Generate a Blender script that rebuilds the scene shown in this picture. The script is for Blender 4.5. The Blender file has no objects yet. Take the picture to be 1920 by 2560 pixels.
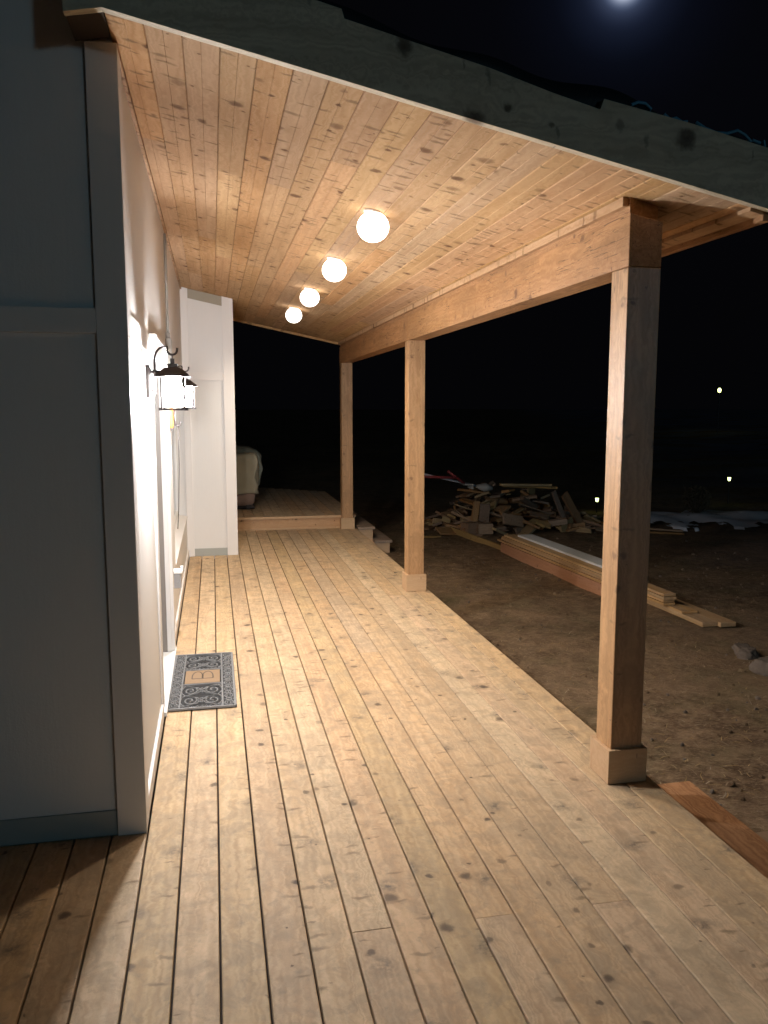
import bpy, bmesh, math, random
from mathutils import Vector, Matrix, Euler
R_ = math.radians
random.seed(7)
scene = bpy.context.scene
COL = scene.collection

# ------------------------------------------------------------------ camera
H = 1.768
PITCH, YAW = R_(7.292), R_(11.611)
Fv = Vector((math.sin(YAW)*math.cos(PITCH), math.cos(YAW)*math.cos(PITCH), -math.sin(PITCH)))
Rv = Vector((math.cos(YAW), -math.sin(YAW), 0))
Uv = Rv.cross(Fv)
cam = bpy.data.cameras.new('camera'); camo = bpy.data.objects.new('camera', cam); COL.objects.link(camo)
cam.sensor_fit = 'VERTICAL'; cam.sensor_height = 36; cam.lens = 2071/2560*36
cam.clip_end = 1000; cam.clip_start = 0.05
m = Matrix((Rv, Uv, -Fv)).transposed().to_4x4(); m.translation = Vector((0, 0, H))
camo.matrix_world = m
scene.camera = camo

# ------------------------------------------------------------------ world: night sky, glow of a moon just out of frame
MOON = Vector((0.4112, 0.8150, 0.4150)).normalized()
w = bpy.data.worlds.new('World'); scene.world = w; w.use_nodes = True
nt = w.node_tree; nt.nodes.clear()
def N(nt, t, **k):
    n = nt.nodes.new(t)
    for a, b in k.items(): setattr(n, a, b)
    return n
out = N(nt, 'ShaderNodeOutputWorld'); bg = N(nt, 'ShaderNodeBackground'); nt.links.new(bg.outputs[0], out.inputs[0])
tc = N(nt, 'ShaderNodeTexCoord')
dp = N(nt, 'ShaderNodeVectorMath', operation='DOT_PRODUCT'); dp.inputs[1].default_value = MOON
nrm = N(nt, 'ShaderNodeVectorMath', operation='NORMALIZE')
nt.links.new(tc.outputs['Generated'], nrm.inputs[0]); nt.links.new(nrm.outputs[0], dp.inputs[0])
ac = N(nt, 'ShaderNodeMath', operation='ARCCOSINE'); nt.links.new(dp.outputs['Value'], ac.inputs[0])
sc_ = N(nt, 'ShaderNodeMath', operation='DIVIDE', use_clamp=True); nt.links.new(ac.outputs[0], sc_.inputs[0]); sc_.inputs[1].default_value = .35
cr = N(nt, 'ShaderNodeValToRGB'); cr.color_ramp.interpolation = 'B_SPLINE'
el = cr.color_ramp.elements
K = 1/.35
el[0].position = 0.0; el[0].color = (1.6, 1.7, 1.9, 1)
el[1].position = 1.0; el[1].color = (0.0012, 0.0012, 0.0016, 1)
for p, c in ((.006, (1.3, 1.4, 1.6, 1)), (.014, (.12, .16, .27, 1)), (.024, (.018, .025, .052, 1)), (.042, (0.0055, 0.008, 0.018, 1)), (.07, (.0020, .0025, .005, 1)), (.13, (.0015, .0016, .0026, 1))):
    e = el.new(p*K); e.color = c
nt.links.new(sc_.outputs[0], cr.inputs[0]); nt.links.new(cr.outputs[0], bg.inputs[0]); bg.inputs[1].default_value = 1.0

# ------------------------------------------------------------------ one cool, low, far light from behind right
sl = bpy.data.lights.new('sun', 'SUN'); so = bpy.data.objects.new('sun', sl); COL.objects.link(so)
sl.energy = 0.125; sl.angle = R_(4); sl.color = (0.42, 0.78, 1.0)
so.rotation_euler = Vector((1.80, -3.35, 0.36)).to_track_quat('Z', 'Y').to_euler()
so.location = (30, -60, 12)

scene.view_settings.view_transform = 'Standard'; scene.view_settings.look = 'None'
scene.view_settings.exposure = 0.0; scene.view_settings.gamma = 1
try:
    scene.cycles.max_bounces = 8; scene.cycles.diffuse_bounces = 5; scene.cycles.sample_clamp_indirect = 6
    scene.cycles.use_denoising = True
except Exception: pass

# ------------------------------------------------------------------ object helpers
def tag(o, label=None, cat=None, group=None, kind=None):
    if label: o['label'] = label
    if cat: o['category'] = cat
    if group: o['group'] = group
    if kind: o['kind'] = kind
    return o
def empty(name, loc=(0, 0, 0), rz=0, **k):
    o = bpy.data.objects.new(name, None); COL.objects.link(o); o.location = loc; o.rotation_euler = (0, 0, rz)
    o.empty_display_size = .1
    return tag(o, **k)
def obj(name, bm, mat, parent=None, smooth=False, local=False, bevel=0, **k):
    """link bm as one mesh object; bm is in world space unless local (then in the parent's space)"""
    bmesh.ops.recalc_face_normals(bm, faces=bm.faces)
    if parent is not None and not local:
        bm.transform((Matrix.Translation(parent.location) @ parent.rotation_euler.to_matrix().to_4x4()).inverted())
    me = bpy.data.meshes.new(name); bm.to_mesh(me); bm.free()
    if smooth:
        for p in me.polygons: p.use_smooth = True
    if mat: me.materials.append(mat)
    o = bpy.data.objects.new(name, me); COL.objects.link(o)
    if parent is not None: o.parent = parent
    if bevel:
        b = o.modifiers.new('bevel', 'BEVEL'); b.width = bevel; b.segments = 2; b.limit_method = 'ANGLE'
        b.angle_limit = R_(50)
    return tag(o, **k)
def copy_tree(root, loc=None, rz=None, **k):
    c = root.copy(); COL.objects.link(c)
    if loc is not None: c.location = loc
    if rz is not None: c.rotation_euler = (0, 0, rz)
    for ch in list(root.children):
        d = ch.copy(); COL.objects.link(d); d.parent = c
        for g in list(ch.children):
            e = g.copy(); COL.objects.link(e); e.parent = d
    tag(c, **k)
    return c
def BM(): return bmesh.new()
def rlayer(bm): return bm.verts.layers.float.get('rnd') or bm.verts.layers.float.new('rnd')
def box(bm, x0, x1, y0, y1, z0, z1, rnd=None, mat=None):
    L = rlayer(bm)
    r = random.random() if rnd is None else rnd
    vs = [Vector((x, y, z)) for x in (x0, x1) for y in (y0, y1) for z in (z0, z1)]
    if mat is not None: vs = [mat @ v for v in vs]
    V = [bm.verts.new(v) for v in vs]
    for v in V: v[L] = r
    for f in ((0, 1, 3, 2), (4, 6, 7, 5), (0, 4, 5, 1), (2, 3, 7, 6), (0, 2, 6, 4), (1, 5, 7, 3)):
        bm.faces.new([V[i] for i in f])
    return V
def prism(bm, pts, axis, a0, a1, rnd=None):
    """polygon pts (2D) extruded along axis from a0 to a1"""
    L = rlayer(bm); r = random.random() if rnd is None else rnd
    def P(p, a):
        if axis == 'Y': return (p[0], a, p[1])
        if axis == 'X': return (a, p[0], p[1])
        return (p[0], p[1], a)
    A = [bm.verts.new(P(p, a0)) for p in pts]; B = [bm.verts.new(P(p, a1)) for p in pts]
    for v in A+B: v[L] = r
    n = len(pts)
    bm.faces.new(A); bm.faces.new(B[::-1])
    for i in range(n): bm.faces.new((A[i], B[i], B[(i+1) % n], A[(i+1) % n]))
def tube(bm, pts, r, seg=10, closed=False, caps=True):
    rlayer(bm)
    pts = [Vector(p) for p in pts]; rings = []; n = len(pts)
    rr = r if isinstance(r, (list, tuple)) else [r]*n
    ref = Vector((0.13, 0.2, 1)).normalized()
    for i, p in enumerate(pts):
        if closed: d = pts[(i+1) % n]-pts[i-1]
        else: d = pts[min(i+1, n-1)]-pts[max(i-1, 0)]
        d.normalize()
        a = d.cross(ref)
        if a.length < .05: a = d.cross(Vector((0, 1, .1)))
        a.normalize(); b = d.cross(a)
        rings.append([bm.verts.new(p+(a*math.cos(t)+b*math.sin(t))*rr[i]) for t in [2*math.pi*k/seg for k in range(seg)]])
    m = n if closed else n-1
    for i in range(m):
        A, B = rings[i], rings[(i+1) % n]
        for k in range(seg): bm.faces.new((A[k], A[(k+1) % seg], B[(k+1) % seg], B[k]))
    if caps and not closed: bm.faces.new(rings[0][::-1]); bm.faces.new(rings[-1])
def lathe(bm, prof, cx=0, cy=0, seg=32):
    rlayer(bm); rings = []
    for r, z in prof:
        rings.append([bm.verts.new((cx+r*math.cos(t), cy+r*math.sin(t), z)) for t in [2*math.pi*k/seg for k in range(seg)]] if r > 1e-6 else [bm.verts.new((cx, cy, z))])
    for A, B in zip(rings, rings[1:]):
        for k in range(seg):
            if len(A) == 1 and len(B) == 1: continue
            if len(A) == 1: bm.faces.new((A[0], B[(k+1) % seg], B[k]))
            elif len(B) == 1: bm.faces.new((A[k], A[(k+1) % seg], B[0]))
            else: bm.faces.new((A[k], A[(k+1) % seg], B[(k+1) % seg], B[k]))
def frustum(bm, cx, cy, z0, h0, z1, h1):
    rlayer(bm)
    A = [bm.verts.new((cx+s*h0, cy+t*h0, z0)) for s, t in ((-1, -1), (1, -1), (1, 1), (-1, 1))]
    B = [bm.verts.new((cx+s*h1, cy+t*h1, z1)) for s, t in ((-1, -1), (1, -1), (1, 1), (-1, 1))]
    bm.faces.new(A[::-1]); bm.faces.new(B)
    for i in range(4): bm.faces.new((A[i], A[(i+1) % 4], B[(i+1) % 4], B[i]))

# ------------------------------------------------------------------ materials
def newmat(name):
    m = bpy.data.materials.new(name); m.use_nodes = True
    return m, m.node_tree, m.node_tree.nodes['Principled BSDF']
def math_(nt, op, a, b=None, clamp=False):
    n = N(nt, 'ShaderNodeMath', operation=op, use_clamp=clamp)
    for i, v in enumerate((a, b)):
        if v is None: continue
        if isinstance(v, (int, float)): n.inputs[i].default_value = v
        else: nt.links.new(v, n.inputs[i])
    return n.outputs[0]
def mix(nt, fac, a, b, mode='MIX'):
    n = N(nt, 'ShaderNodeMix', data_type='RGBA', blend_type=mode)
    for sock, v in ((n.inputs[0], fac), (n.inputs[6], a), (n.inputs[7], b)):
        if isinstance(v, (int, float)): sock.default_value = v
        elif isinstance(v, tuple): sock.default_value = v if len(v) == 4 else (*v, 1)
        else: nt.links.new(v, sock)
    return n.outputs[2]
def ramp(nt, v, stops):
    r = N(nt, 'ShaderNodeValToRGB'); e = r.color_ramp.elements
    e[0].position, e[0].color = stops[0][0], (*[stops[0][1]]*3, 1)
    e[1].position, e[1].color = stops[1][0], (*[stops[1][1]]*3, 1)
    for p, c in stops[2:]: e.new(p).color = (c, c, c, 1)
    nt.links.new(v, r.inputs[0]); return r.outputs[0]
def vmul(nt, v, s):
    n = N(nt, 'ShaderNodeVectorMath', operation='MULTIPLY'); nt.links.new(v, n.inputs[0]); n.inputs[1].default_value = s; return n.outputs[0]
def noise(nt, v, s, det=4, rough=.55, dist=0.0):
    n = N(nt, 'ShaderNodeTexNoise'); nt.links.new(v, n.inputs['Vector']); n.inputs['Scale'].default_value = s
    n.inputs['Detail'].default_value = det; n.inputs['Roughness'].default_value = rough; n.inputs['Distortion'].default_value = dist
    return n.outputs['Fac']
def wood(name, light, dark, knot=(0.09, 0.045, 0.02), axis=1, kscale=5.5, kr=0.085, kthr=0.5, tint=0.25, dirt=0.0,
         dirtcol=(0.16, 0.13, 0.10), flat=False, rough=.6, kstr=.85, smudge=0.0, spec=.35, grainamt=.5, gbump=.12, dash=1.0, dthr=.8, crack=False):
    m, nt, b = newmat(name)
    tc = N(nt, 'ShaderNodeTexCoord'); at = N(nt, 'ShaderNodeAttribute', attribute_name='rnd')
    off = N(nt, 'ShaderNodeVectorMath', operation='SCALE'); off.inputs[0].default_value = (7.3, 11.7, 0 if flat else 5.1)
    nt.links.new(at.outputs['Fac'], off.inputs['Scale'])
    ad = N(nt, 'ShaderNodeVectorMath', operation='ADD'); nt.links.new(tc.outputs['Object'], ad.inputs[0]); nt.links.new(off.outputs[0], ad.inputs[1])
    P = ad.outputs[0]
    sc = [1, 1, 1]; sc[axis] = 0.035
    # knots (small round) and their warp on the grain
    warp = N(nt, 'ShaderNodeTexNoise'); nt.links.new(P, warp.inputs['Vector']); warp.inputs['Scale'].default_value = 14; warp.inputs['Detail'].default_value = 2
    wv = N(nt, 'ShaderNodeVectorMath', operation='SCALE'); nt.links.new(warp.outputs['Color'], wv.inputs[0]); wv.inputs['Scale'].default_value = 0.045
    warp2 = N(nt, 'ShaderNodeTexNoise'); nt.links.new(P, warp2.inputs['Vector']); warp2.inputs['Scale'].default_value = 70; warp2.inputs['Detail'].default_value = 3
    wv2 = N(nt, 'ShaderNodeVectorMath', operation='SCALE'); nt.links.new(warp2.outputs['Color'], wv2.inputs[0]); wv2.inputs['Scale'].default_value = 0.014
    P1 = N(nt, 'ShaderNodeVectorMath', operation='ADD'); nt.links.new(P, P1.inputs[0]); nt.links.new(wv2.outputs[0], P1.inputs[1])
    P2 = N(nt, 'ShaderNodeVectorMath', operation='ADD'); nt.links.new(P1.outputs[0], P2.inputs[0]); nt.links.new(wv.outputs[0], P2.inputs[1]); P2 = P2.outputs[0]
    # knots and marks live on the board faces: across = sum of the two cross axes, along = the grain axis
    sx = N(nt, 'ShaderNodeSeparateXYZ'); nt.links.new(P2, sx.inputs[0]); oth = [i for i in range(3) if i != axis]
    cxy = N(nt, 'ShaderNodeCombineXYZ')
    nt.links.new(sx.outputs[oth[0]] if flat else math_(nt, 'ADD', sx.outputs[oth[0]], sx.outputs[oth[1]]), cxy.inputs[0]); nt.links.new(sx.outputs[axis], cxy.inputs[1])
    PK = cxy.outputs[0]
    def vor(s):
        v = N(nt, 'ShaderNodeTexVoronoi', feature='F1', voronoi_dimensions='2D')
        nt.links.new(PK, v.inputs['Vector']); v.inputs['Scale'].default_value = s
        sep = N(nt, 'ShaderNodeSeparateColor'); nt.links.new(v.outputs['Color'], sep.inputs[0])
        return v.outputs['Distance'], sep
    d1, s1 = vor(kscale)
    has = math_(nt, 'MULTIPLY', math_(nt, 'GREATER_THAN', s1.outputs[0], kthr), math_(nt, 'ADD', math_(nt, 'MULTIPLY', s1.outputs[2], .55), .45))
    rad = math_(nt, 'ADD', math_(nt, 'MULTIPLY', math_(nt, 'POWER', s1.outputs[1], 2.2), kr), kr*.22)
    q = math_(nt, 'DIVIDE', d1, rad)
    core = math_(nt, 'MULTIPLY', ramp(nt, q, [(0.0, 1), (1.0, 0), (.55, .85)]), has)
    halo = math_(nt, 'MULTIPLY', ramp(nt, math_(nt, 'MULTIPLY', q, .35), [(0.0, 1), (1.0, 0), (.45, .35)]), has)
    # spike knots: short flat marks lying across the board
    dsc = [1.0, 3.6, 1.0]
    v2 = N(nt, 'ShaderNodeTexVoronoi', feature='F1', voronoi_dimensions='2D')
    nt.links.new(vmul(nt, PK, tuple(dsc)), v2.inputs['Vector']); v2.inputs['Scale'].default_value = 4.6
    s2 = N(nt, 'ShaderNodeSeparateColor'); nt.links.new(v2.outputs['Color'], s2.inputs[0])
    dq = math_(nt, 'DIVIDE', v2.outputs['Distance'], math_(nt, 'ADD', math_(nt, 'MULTIPLY', s2.outputs[1], dash*.16), .03))
    dm_ = math_(nt, 'MULTIPLY', ramp(nt, dq, [(0.0, 1), (1.0, 0), (.5, .7)]), math_(nt, 'GREATER_THAN', s2.outputs[0], dthr))
    # grain, bent round the knots
    gsc = [70, 70, 70]; gsc[axis] = 2.2
    Pw = N(nt, 'ShaderNodeVectorMath', operation='ADD'); nt.links.new(P2, Pw.inputs[0])
    kn = N(nt, 'ShaderNodeCombineXYZ'); kk = math_(nt, 'MULTIPLY', halo, .03)
    for i in range(3):
        if i != axis: nt.links.new(kk, kn.inputs[i])
    nt.links.new(kn.outputs[0], Pw.inputs[1])
    g1 = noise(nt, vmul(nt, Pw.outputs[0], tuple(gsc)), 1, 5, .6)
    gs2 = [16, 16, 16]; gs2[axis] = .5
    g2 = noise(nt, vmul(nt, Pw.outputs[0], tuple(gs2)), 1, 2, .5, .6)
    g = math_(nt, 'ADD', math_(nt, 'MULTIPLY', ramp(nt, g1, [(.32, 0), (.7, 1)]), .45), math_(nt, 'MULTIPLY', ramp(nt, g2, [(.3, 0), (.7, 1)]), .55))
    gs3 = [9, 9, 9]; gs3[axis] = .55
    n3 = noise(nt, vmul(nt, Pw.outputs[0], tuple(gs3)), 1, 1.5, .5, .3)
    ring = math_(nt, 'MULTIPLY', math_(nt, 'ADD', math_(nt, 'SINE', math_(nt, 'ADD', math_(nt, 'MULTIPLY', n3, 75), math_(nt, 'MULTIPLY', halo, 5))), 1), .5)
    g = math_(nt, 'ADD', math_(nt, 'MULTIPLY', g, .68), math_(nt, 'MULTIPLY', ring, .32))
    g = math_(nt, 'ADD', math_(nt, 'MULTIPLY', math_(nt, 'SUBTRACT', g, .5), grainamt*2), .5, True)
    col = mix(nt, g, light, dark)
    # per board tint
    wn = N(nt, 'ShaderNodeTexWhiteNoise', noise_dimensions='1D'); nt.links.new(at.outputs['Fac'], wn.inputs['W'])
    sepw = N(nt, 'ShaderNodeSeparateColor'); nt.links.new(wn.outputs['Color'], sepw.inputs[0])
    hsv = N(nt, 'ShaderNodeHueSaturation'); nt.links.new(col, hsv.inputs['Color'])
    nt.links.new(math_(nt, 'ADD', math_(nt, 'MULTIPLY', sepw.outputs[0], tint), 1-tint*.55), hsv.inputs['Value'])
    nt.links.new(math_(nt, 'ADD', math_(nt, 'MULTIPLY', sepw.outputs[1], tint), 1-tint*.5), hsv.inputs['Saturation'])
    nt.links.new(math_(nt, 'ADD', math_(nt, 'MULTIPLY', sepw.outputs[2], .011*min(1, tint*5)), .4935), hsv.inputs['Hue'])
    col = hsv.outputs[0]
    if dirt > 0:
        dn = noise(nt, tc.outputs['Object'], 2.6, 7, .68, .6)
        dm = math_(nt, 'MULTIPLY', ramp(nt, dn, [(.40, 0), (.68, 1)]), dirt)
        col = mix(nt, dm, col, mix(nt, .45, dirtcol, col))
        dn = noise(nt, P, 8.5, 6, .7, .9)
        dm = math_(nt, 'MULTIPLY', ramp(nt, dn, [(.45, 0), (.60, 1)]), dirt*.8)
        col = mix(nt, dm, col, mix(nt, .35, dirtcol, col))
        dn2 = noise(nt, P, 19, 5, .7)
        dm2 = math_(nt, 'MULTIPLY', ramp(nt, dn2, [(.58, 0), (.72, 1)]), dirt*.8)
        col = mix(nt, dm2, col, dirtcol)
    if smudge > 0:
        d3, s3 = vor(2.6)
        q3 = math_(nt, 'DIVIDE', d3, .16)
        sm = math_(nt, 'MULTIPLY', ramp(nt, q3, [(0, 1), (1, 0), (.4, .6)]), math_(nt, 'GREATER_THAN', s3.outputs[0], .35))
        sm = math_(nt, 'MULTIPLY', sm, math_(nt, 'MULTIPLY', ramp(nt, noise(nt, P, 30, 4, .7), [(.35, 0), (.6, 1)]), smudge))
        col = mix(nt, sm, col, (0.10, 0.085, 0.07, 1))
    # worn crossing marks: short dark dashes across the board
    hk = mix(nt, math_(nt, 'MULTIPLY', halo, .35*kstr), col, tuple(c*.45 for c in dark))
    hk = mix(nt, math_(nt, 'MULTIPLY', dm_, .72*kstr), hk, tuple(c*.34 for c in dark))
    col = mix(nt, math_(nt, 'MULTIPLY', core, kstr), hk, knot)
    if crack:
        cs = [26, 26, 26]; cs[axis] = .9
        cn = noise(nt, vmul(nt, P, tuple(cs)), 1, 3, .6, .2)
        cm = math_(nt, 'MULTIPLY', math_(nt, 'LESS_THAN', math_(nt, 'ABSOLUTE', math_(nt, 'SUBTRACT', cn, .5)), .006), math_(nt, 'GREATER_THAN', noise(nt, vmul(nt, P, (1.3, 1.3, 1.3)), 1, 1), .52))
        col = mix(nt, math_(nt, 'MULTIPLY', cm, .75), col, tuple(c*.2 for c in dark))
        bl = ramp(nt, noise(nt, vmul(nt, P, tuple(3 if i != axis else 1.2 for i in range(3))), 1, 5, .65, .8), [(.45, 0), (.7, .55)])
        col = mix(nt, bl, col, tuple(c*.62 for c in dark))
    nt.links.new(col, b.inputs['Base Color'])
    rg = math_(nt, 'ADD', math_(nt, 'MULTIPLY', g1, .18), rough-.08)
    nt.links.new(rg, b.inputs['Roughness']); b.inputs['Specular IOR Level'].default_value = spec
    bp = N(nt, 'ShaderNodeBump'); bp.inputs['Strength'].default_value = gbump; bp.inputs['Distance'].default_value = .004
    nt.links.new(math_(nt, 'ADD', g1, math_(nt, 'MULTIPLY', noise(nt, P, 5, 2), 1.6)), bp.inputs['Height']); nt.links.new(bp.outputs[0], b.inputs['Normal'])
    return m
def paint(name, c, rough=.55, bump=.1, vary=.06, spec=.35, metal=0.0):
    m, nt, b = newmat(name); tc = N(nt, 'ShaderNodeTexCoord'); P = tc.outputs['Object']
    n1 = noise(nt, P, 2.3, 5); n2 = noise(nt, vmul(nt, P, (60, 60, 5)), 1, 4)
    f = math_(nt, 'ADD', math_(nt, 'MULTIPLY', n1, .6), math_(nt, 'MULTIPLY', n2, .4))
    col = mix(nt, f, tuple(x*(1-vary) for x in c), tuple(min(1, x*(1+vary)) for x in c))
    nt.links.new(col, b.inputs['Base Color']); b.inputs['Roughness'].default_value = rough; b.inputs['Specular IOR Level'].default_value = spec
    b.inputs['Metallic'].default_value = metal
    if bump:
        bp = N(nt, 'ShaderNodeBump'); bp.inputs['Strength'].default_value = bump; bp.inputs['Distance'].default_value = .003
        nt.links.new(math_(nt, 'ADD', n2, noise(nt, P, 90, 3)), bp.inputs['Height']); nt.links.new(bp.outputs[0], b.inputs['Normal'])
    return m
def emit(name, c, s):
    m, nt, b = newmat(name); b.inputs['Base Color'].default_value = (.8, .8, .8, 1)
    b.inputs['Emission Color'].default_value = (*c, 1); b.inputs['Emission Strength'].default_value = s
    return m

M = {}
M['deck'] = wood('deck cedar', (0.70, 0.505, 0.31), (0.46, 0.305, 0.17), knot=(0.075, 0.05, 0.035), axis=1, kscale=5.4, kr=.15, kthr=.58, tint=.20, dash=1.3, dthr=.58,
                 dirt=.66, dirtcol=(0.25, 0.20, 0.14), flat=True, rough=.68, smudge=.9, kstr=1.0, grainamt=.55, gbump=.3)
M['ceil'] = wood('ceiling pine', (0.56, 0.37, 0.21), (0.395, 0.235, 0.115), knot=(0.12, 0.055, 0.025), axis=1, kscale=6.4, kr=.22, kthr=.45, tint=.24, dash=1.7, dthr=.36,
                 flat=True, rough=.85, spec=.12, kstr=1.0, grainamt=.5, gbump=.08)
M['post'] = wood('post fir', (0.53, 0.33, 0.165), (0.37, 0.215, 0.10), knot=(0.10, 0.04, 0.02), axis=2, kscale=6.0, kr=.17, kthr=.5, tint=.1, rough=.42, spec=.6, kstr=.85, grainamt=.8, gbump=.35, dthr=.85, crack=True)
M['beam'] = wood('beam fir', (0.47, 0.26, 0.115), (0.32, 0.165, 0.065), knot=(0.10, 0.04, 0.02), axis=1, kscale=4.6, kr=.16, kthr=.5, tint=.1, rough=.6, kstr=.8, grainamt=.8, gbump=.35, dthr=.85, crack=True)
M['base'] = wood('base trim pine', (0.60, 0.42, 0.25), (0.50, 0.33, 0.18), axis=0, kscale=4, kr=.06, kthr=.7, tint=.08)
M['fascia'] = wood('fascia pine', (0.66, 0.60, 0.45), (0.48, 0.42, 0.30), knot=(0.09, 0.05, 0.03), axis=0, kscale=4.4, kr=.22, kthr=.45, tint=.05, rough=.7, grainamt=.8, kstr=.95)
M['tread'] = wood('treated tread', (0.46, 0.24, 0.105), (0.28, 0.13, 0.05), axis=1, kscale=2, kr=.06, kthr=.7, tint=.06, grainamt=1.0)
M['tread_old'] = wood('weathered tread', (0.42, 0.31, 0.22), (0.30, 0.21, 0.14), axis=1, kscale=3, kr=.06, kthr=.5, tint=.1, dirt=.6)
M['riser'] = wood('riser pine', (0.58, 0.37, 0.2), (0.46, 0.27, 0.13), axis=0, kscale=2.6, kr=.09, kthr=.3, tint=.1, kstr=.9)
M['lumber'] = wood('yard lumber', (0.55, 0.36, 0.18), (0.42, 0.25, 0.11), axis=1, kscale=4, kr=.07, kthr=.5, tint=.3, rough=.7)
M['lumber_red'] = wood('red lumber', (0.50, 0.27, 0.15), (0.38, 0.18, 0.09), axis=1, kscale=3, kr=.07, kthr=.6, tint=.1, rough=.7)
M['scrap'] = wood('scrap wood', (0.33, 0.20, 0.11), (0.20, 0.115, 0.055), axis=0, kscale=5, kr=.08, kthr=.5, tint=.55, rough=.75)
M['scrap_yellow'] = wood('yellow scrap', (0.38, 0.26, 0.12), (0.27, 0.175, 0.075), axis=0, kscale=5, kr=.08, kthr=.5, tint=.3, rough=.75)
M['scrap_dark'] = wood('dark scrap', (0.25, 0.17, 0.11), (0.16, 0.10, 0.065), axis=0, kscale=5, kr=.08, kthr=.5, tint=.5, rough=.8)
M['under'] = paint('dark framing', (0.05, 0.035, 0.025), .9)
M['wall'] = paint('white siding', (0.71, 0.685, 0.655), .55, .22, .04)
M['trim'] = paint('white trim', (0.73, 0.695, 0.66), .5, .12, .03)
M['flash'] = paint('grey flashing', (0.36, 0.37, 0.34), .5, .05, .05)
M['band'] = paint('taupe frieze', (0.34, 0.30, 0.23), .6, .05, .05)
M['door'] = paint('taupe door', (0.24, 0.21, 0.185), .45, .03, .03)
M['white'] = paint('white frame', (0.8, 0.8, 0.79), .4, .02, .02)
M['black'] = paint('dark bronze metal', (0.035, 0.028, 0.026), .42, .03, .1, .5, .6)
M['grey'] = paint('grey plastic', (0.33, 0.33, 0.34), .5, .03, .05)
M['cond'] = paint('conduit grey', (0.30, 0.28, 0.25), .45, 0, .05)
M['orange'] = paint('orange plastic', (0.75, 0.17, 0.01), .45, 0, .05)
M['metal'] = paint('galvanised', (0.45, 0.45, 0.44), .35, 0, .05, .5, .8)
M['red'] = paint('red paint', (0.22, 0.03, 0.03), .5, 0, .1)
M['rubber'] = paint('mat rubber', (0.19, 0.19, 0.19), .6, .2, .1)
M['rubber_dark'] = paint('mat underside', (0.02, 0.02, 0.021), .8, .1, .1)
M['coir'] = paint('mat plate', (0.27, 0.175, 0.095), .6, .3, .1)
M['ink'] = paint('letter', (0.09, 0.06, 0.045), .6, .1, .1)
M['paper'] = paint('black underlayment', (0.02, 0.02, 0.022), .55, .4, .2)
M['blueink'] = paint('blue print', (0.14, 0.38, 0.52), .5, 0, .1)
M['cover'] = paint('beige cover cloth', (0.42, 0.37, 0.26), .85, .5, .12)
M['cover_grey'] = paint('grey green cover cloth', (0.20, 0.20, 0.155), .85, .5, .12)
M['cover_dark'] = paint('brown cover hem', (0.28, 0.19, 0.15), .85, .5, .12)
M['stone'] = paint('stone', (0.13, 0.10, 0.078), .9, 1.0, .45)
M['leaf'] = paint('dry bush', (0.07, 0.06, 0.035), .8, 0, .3)
M['bark'] = paint('bark', (0.06, 0.05, 0.04), .9, .5, .3)
M['plywood'] = paint('primed white board', (0.66, 0.66, 0.64), .6, .1, .08)
M['lamp_warm'] = emit('lamp glare white', (1.0, 0.92, 0.82), 4.5)  # glowing white of the ceiling lights and the glare round them
M['lamp_cool'] = emit('frosted lantern glass', (0.96, 0.97, 1.0), 1450)
M['solar'] = emit('solar lamp', (0.85, 1.0, 0.35), 6)
M['snow'] = paint('snow', (0.55, 0.57, 0.62), .7, .6, .12)

def ground_mat():
    m, nt, b = newmat('bare yard soil'); tc = N(nt, 'ShaderNodeTexCoord'); P = tc.outputs['Object']
    n1 = noise(nt, P, .8, 6, .6, .4); n2 = noise(nt, P, 7, 8, .7, .3); n3 = noise(nt, vmul(nt, P, (1, 2.5, 1)), 26, 6, .75)
    c = mix(nt, ramp(nt, n1, [(.35, 0), (.65, 1)]), (0.095, 0.058, 0.033), (0.20, 0.128, 0.075))
    c = mix(nt, ramp(nt, n2, [(.42, 0), (.66, 1)]), c, (0.29, 0.195, 0.115))
    c = mix(nt, ramp(nt, n3, [(.5, 0), (.72, .85)]), c, (0.40, 0.30, 0.19))
    c = mix(nt, ramp(nt, noise(nt, P, 1.7, 5, .6), [(.5, 0), (.75, .5)]), c, (0.10, 0.10, 0.045))
    # old frozen snow far out in the field
    sep = N(nt, 'ShaderNodeSeparateXYZ'); nt.links.new(P, sep.inputs[0])
    far = ramp(nt, math_(nt, 'DIVIDE', math_(nt, 'SUBTRACT', math_(nt, 'SUBTRACT', sep.outputs[0], math_(nt, 'MULTIPLY', sep.outputs[1], .36)), 2.2), 14), [(0, 0), (1, 1)])
    sn = ramp(nt, noise(nt, vmul(nt, P, (.16, .5, 1)), 1, 6, .65), [(.42, 0), (.56, 1)])
    c = mix(nt, math_(nt, 'MULTIPLY', far, sn), c, (0.25, 0.27, 0.36))
    nt.links.new(c, b.inputs['Base Color']); b.inputs['Roughness'].default_value = .9; b.inputs['Specular IOR Level'].default_value = .15
    bp = N(nt, 'ShaderNodeBump'); bp.inputs['Strength'].default_value = .9; bp.inputs['Distance'].default_value = .03
    nt.links.new(math_(nt, 'ADD', n2, math_(nt, 'MULTIPLY', n3, .7)), bp.inputs['Height']); nt.links.new(bp.outputs[0], b.inputs['Normal'])
    return m
M['ground'] = ground_mat()

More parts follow.
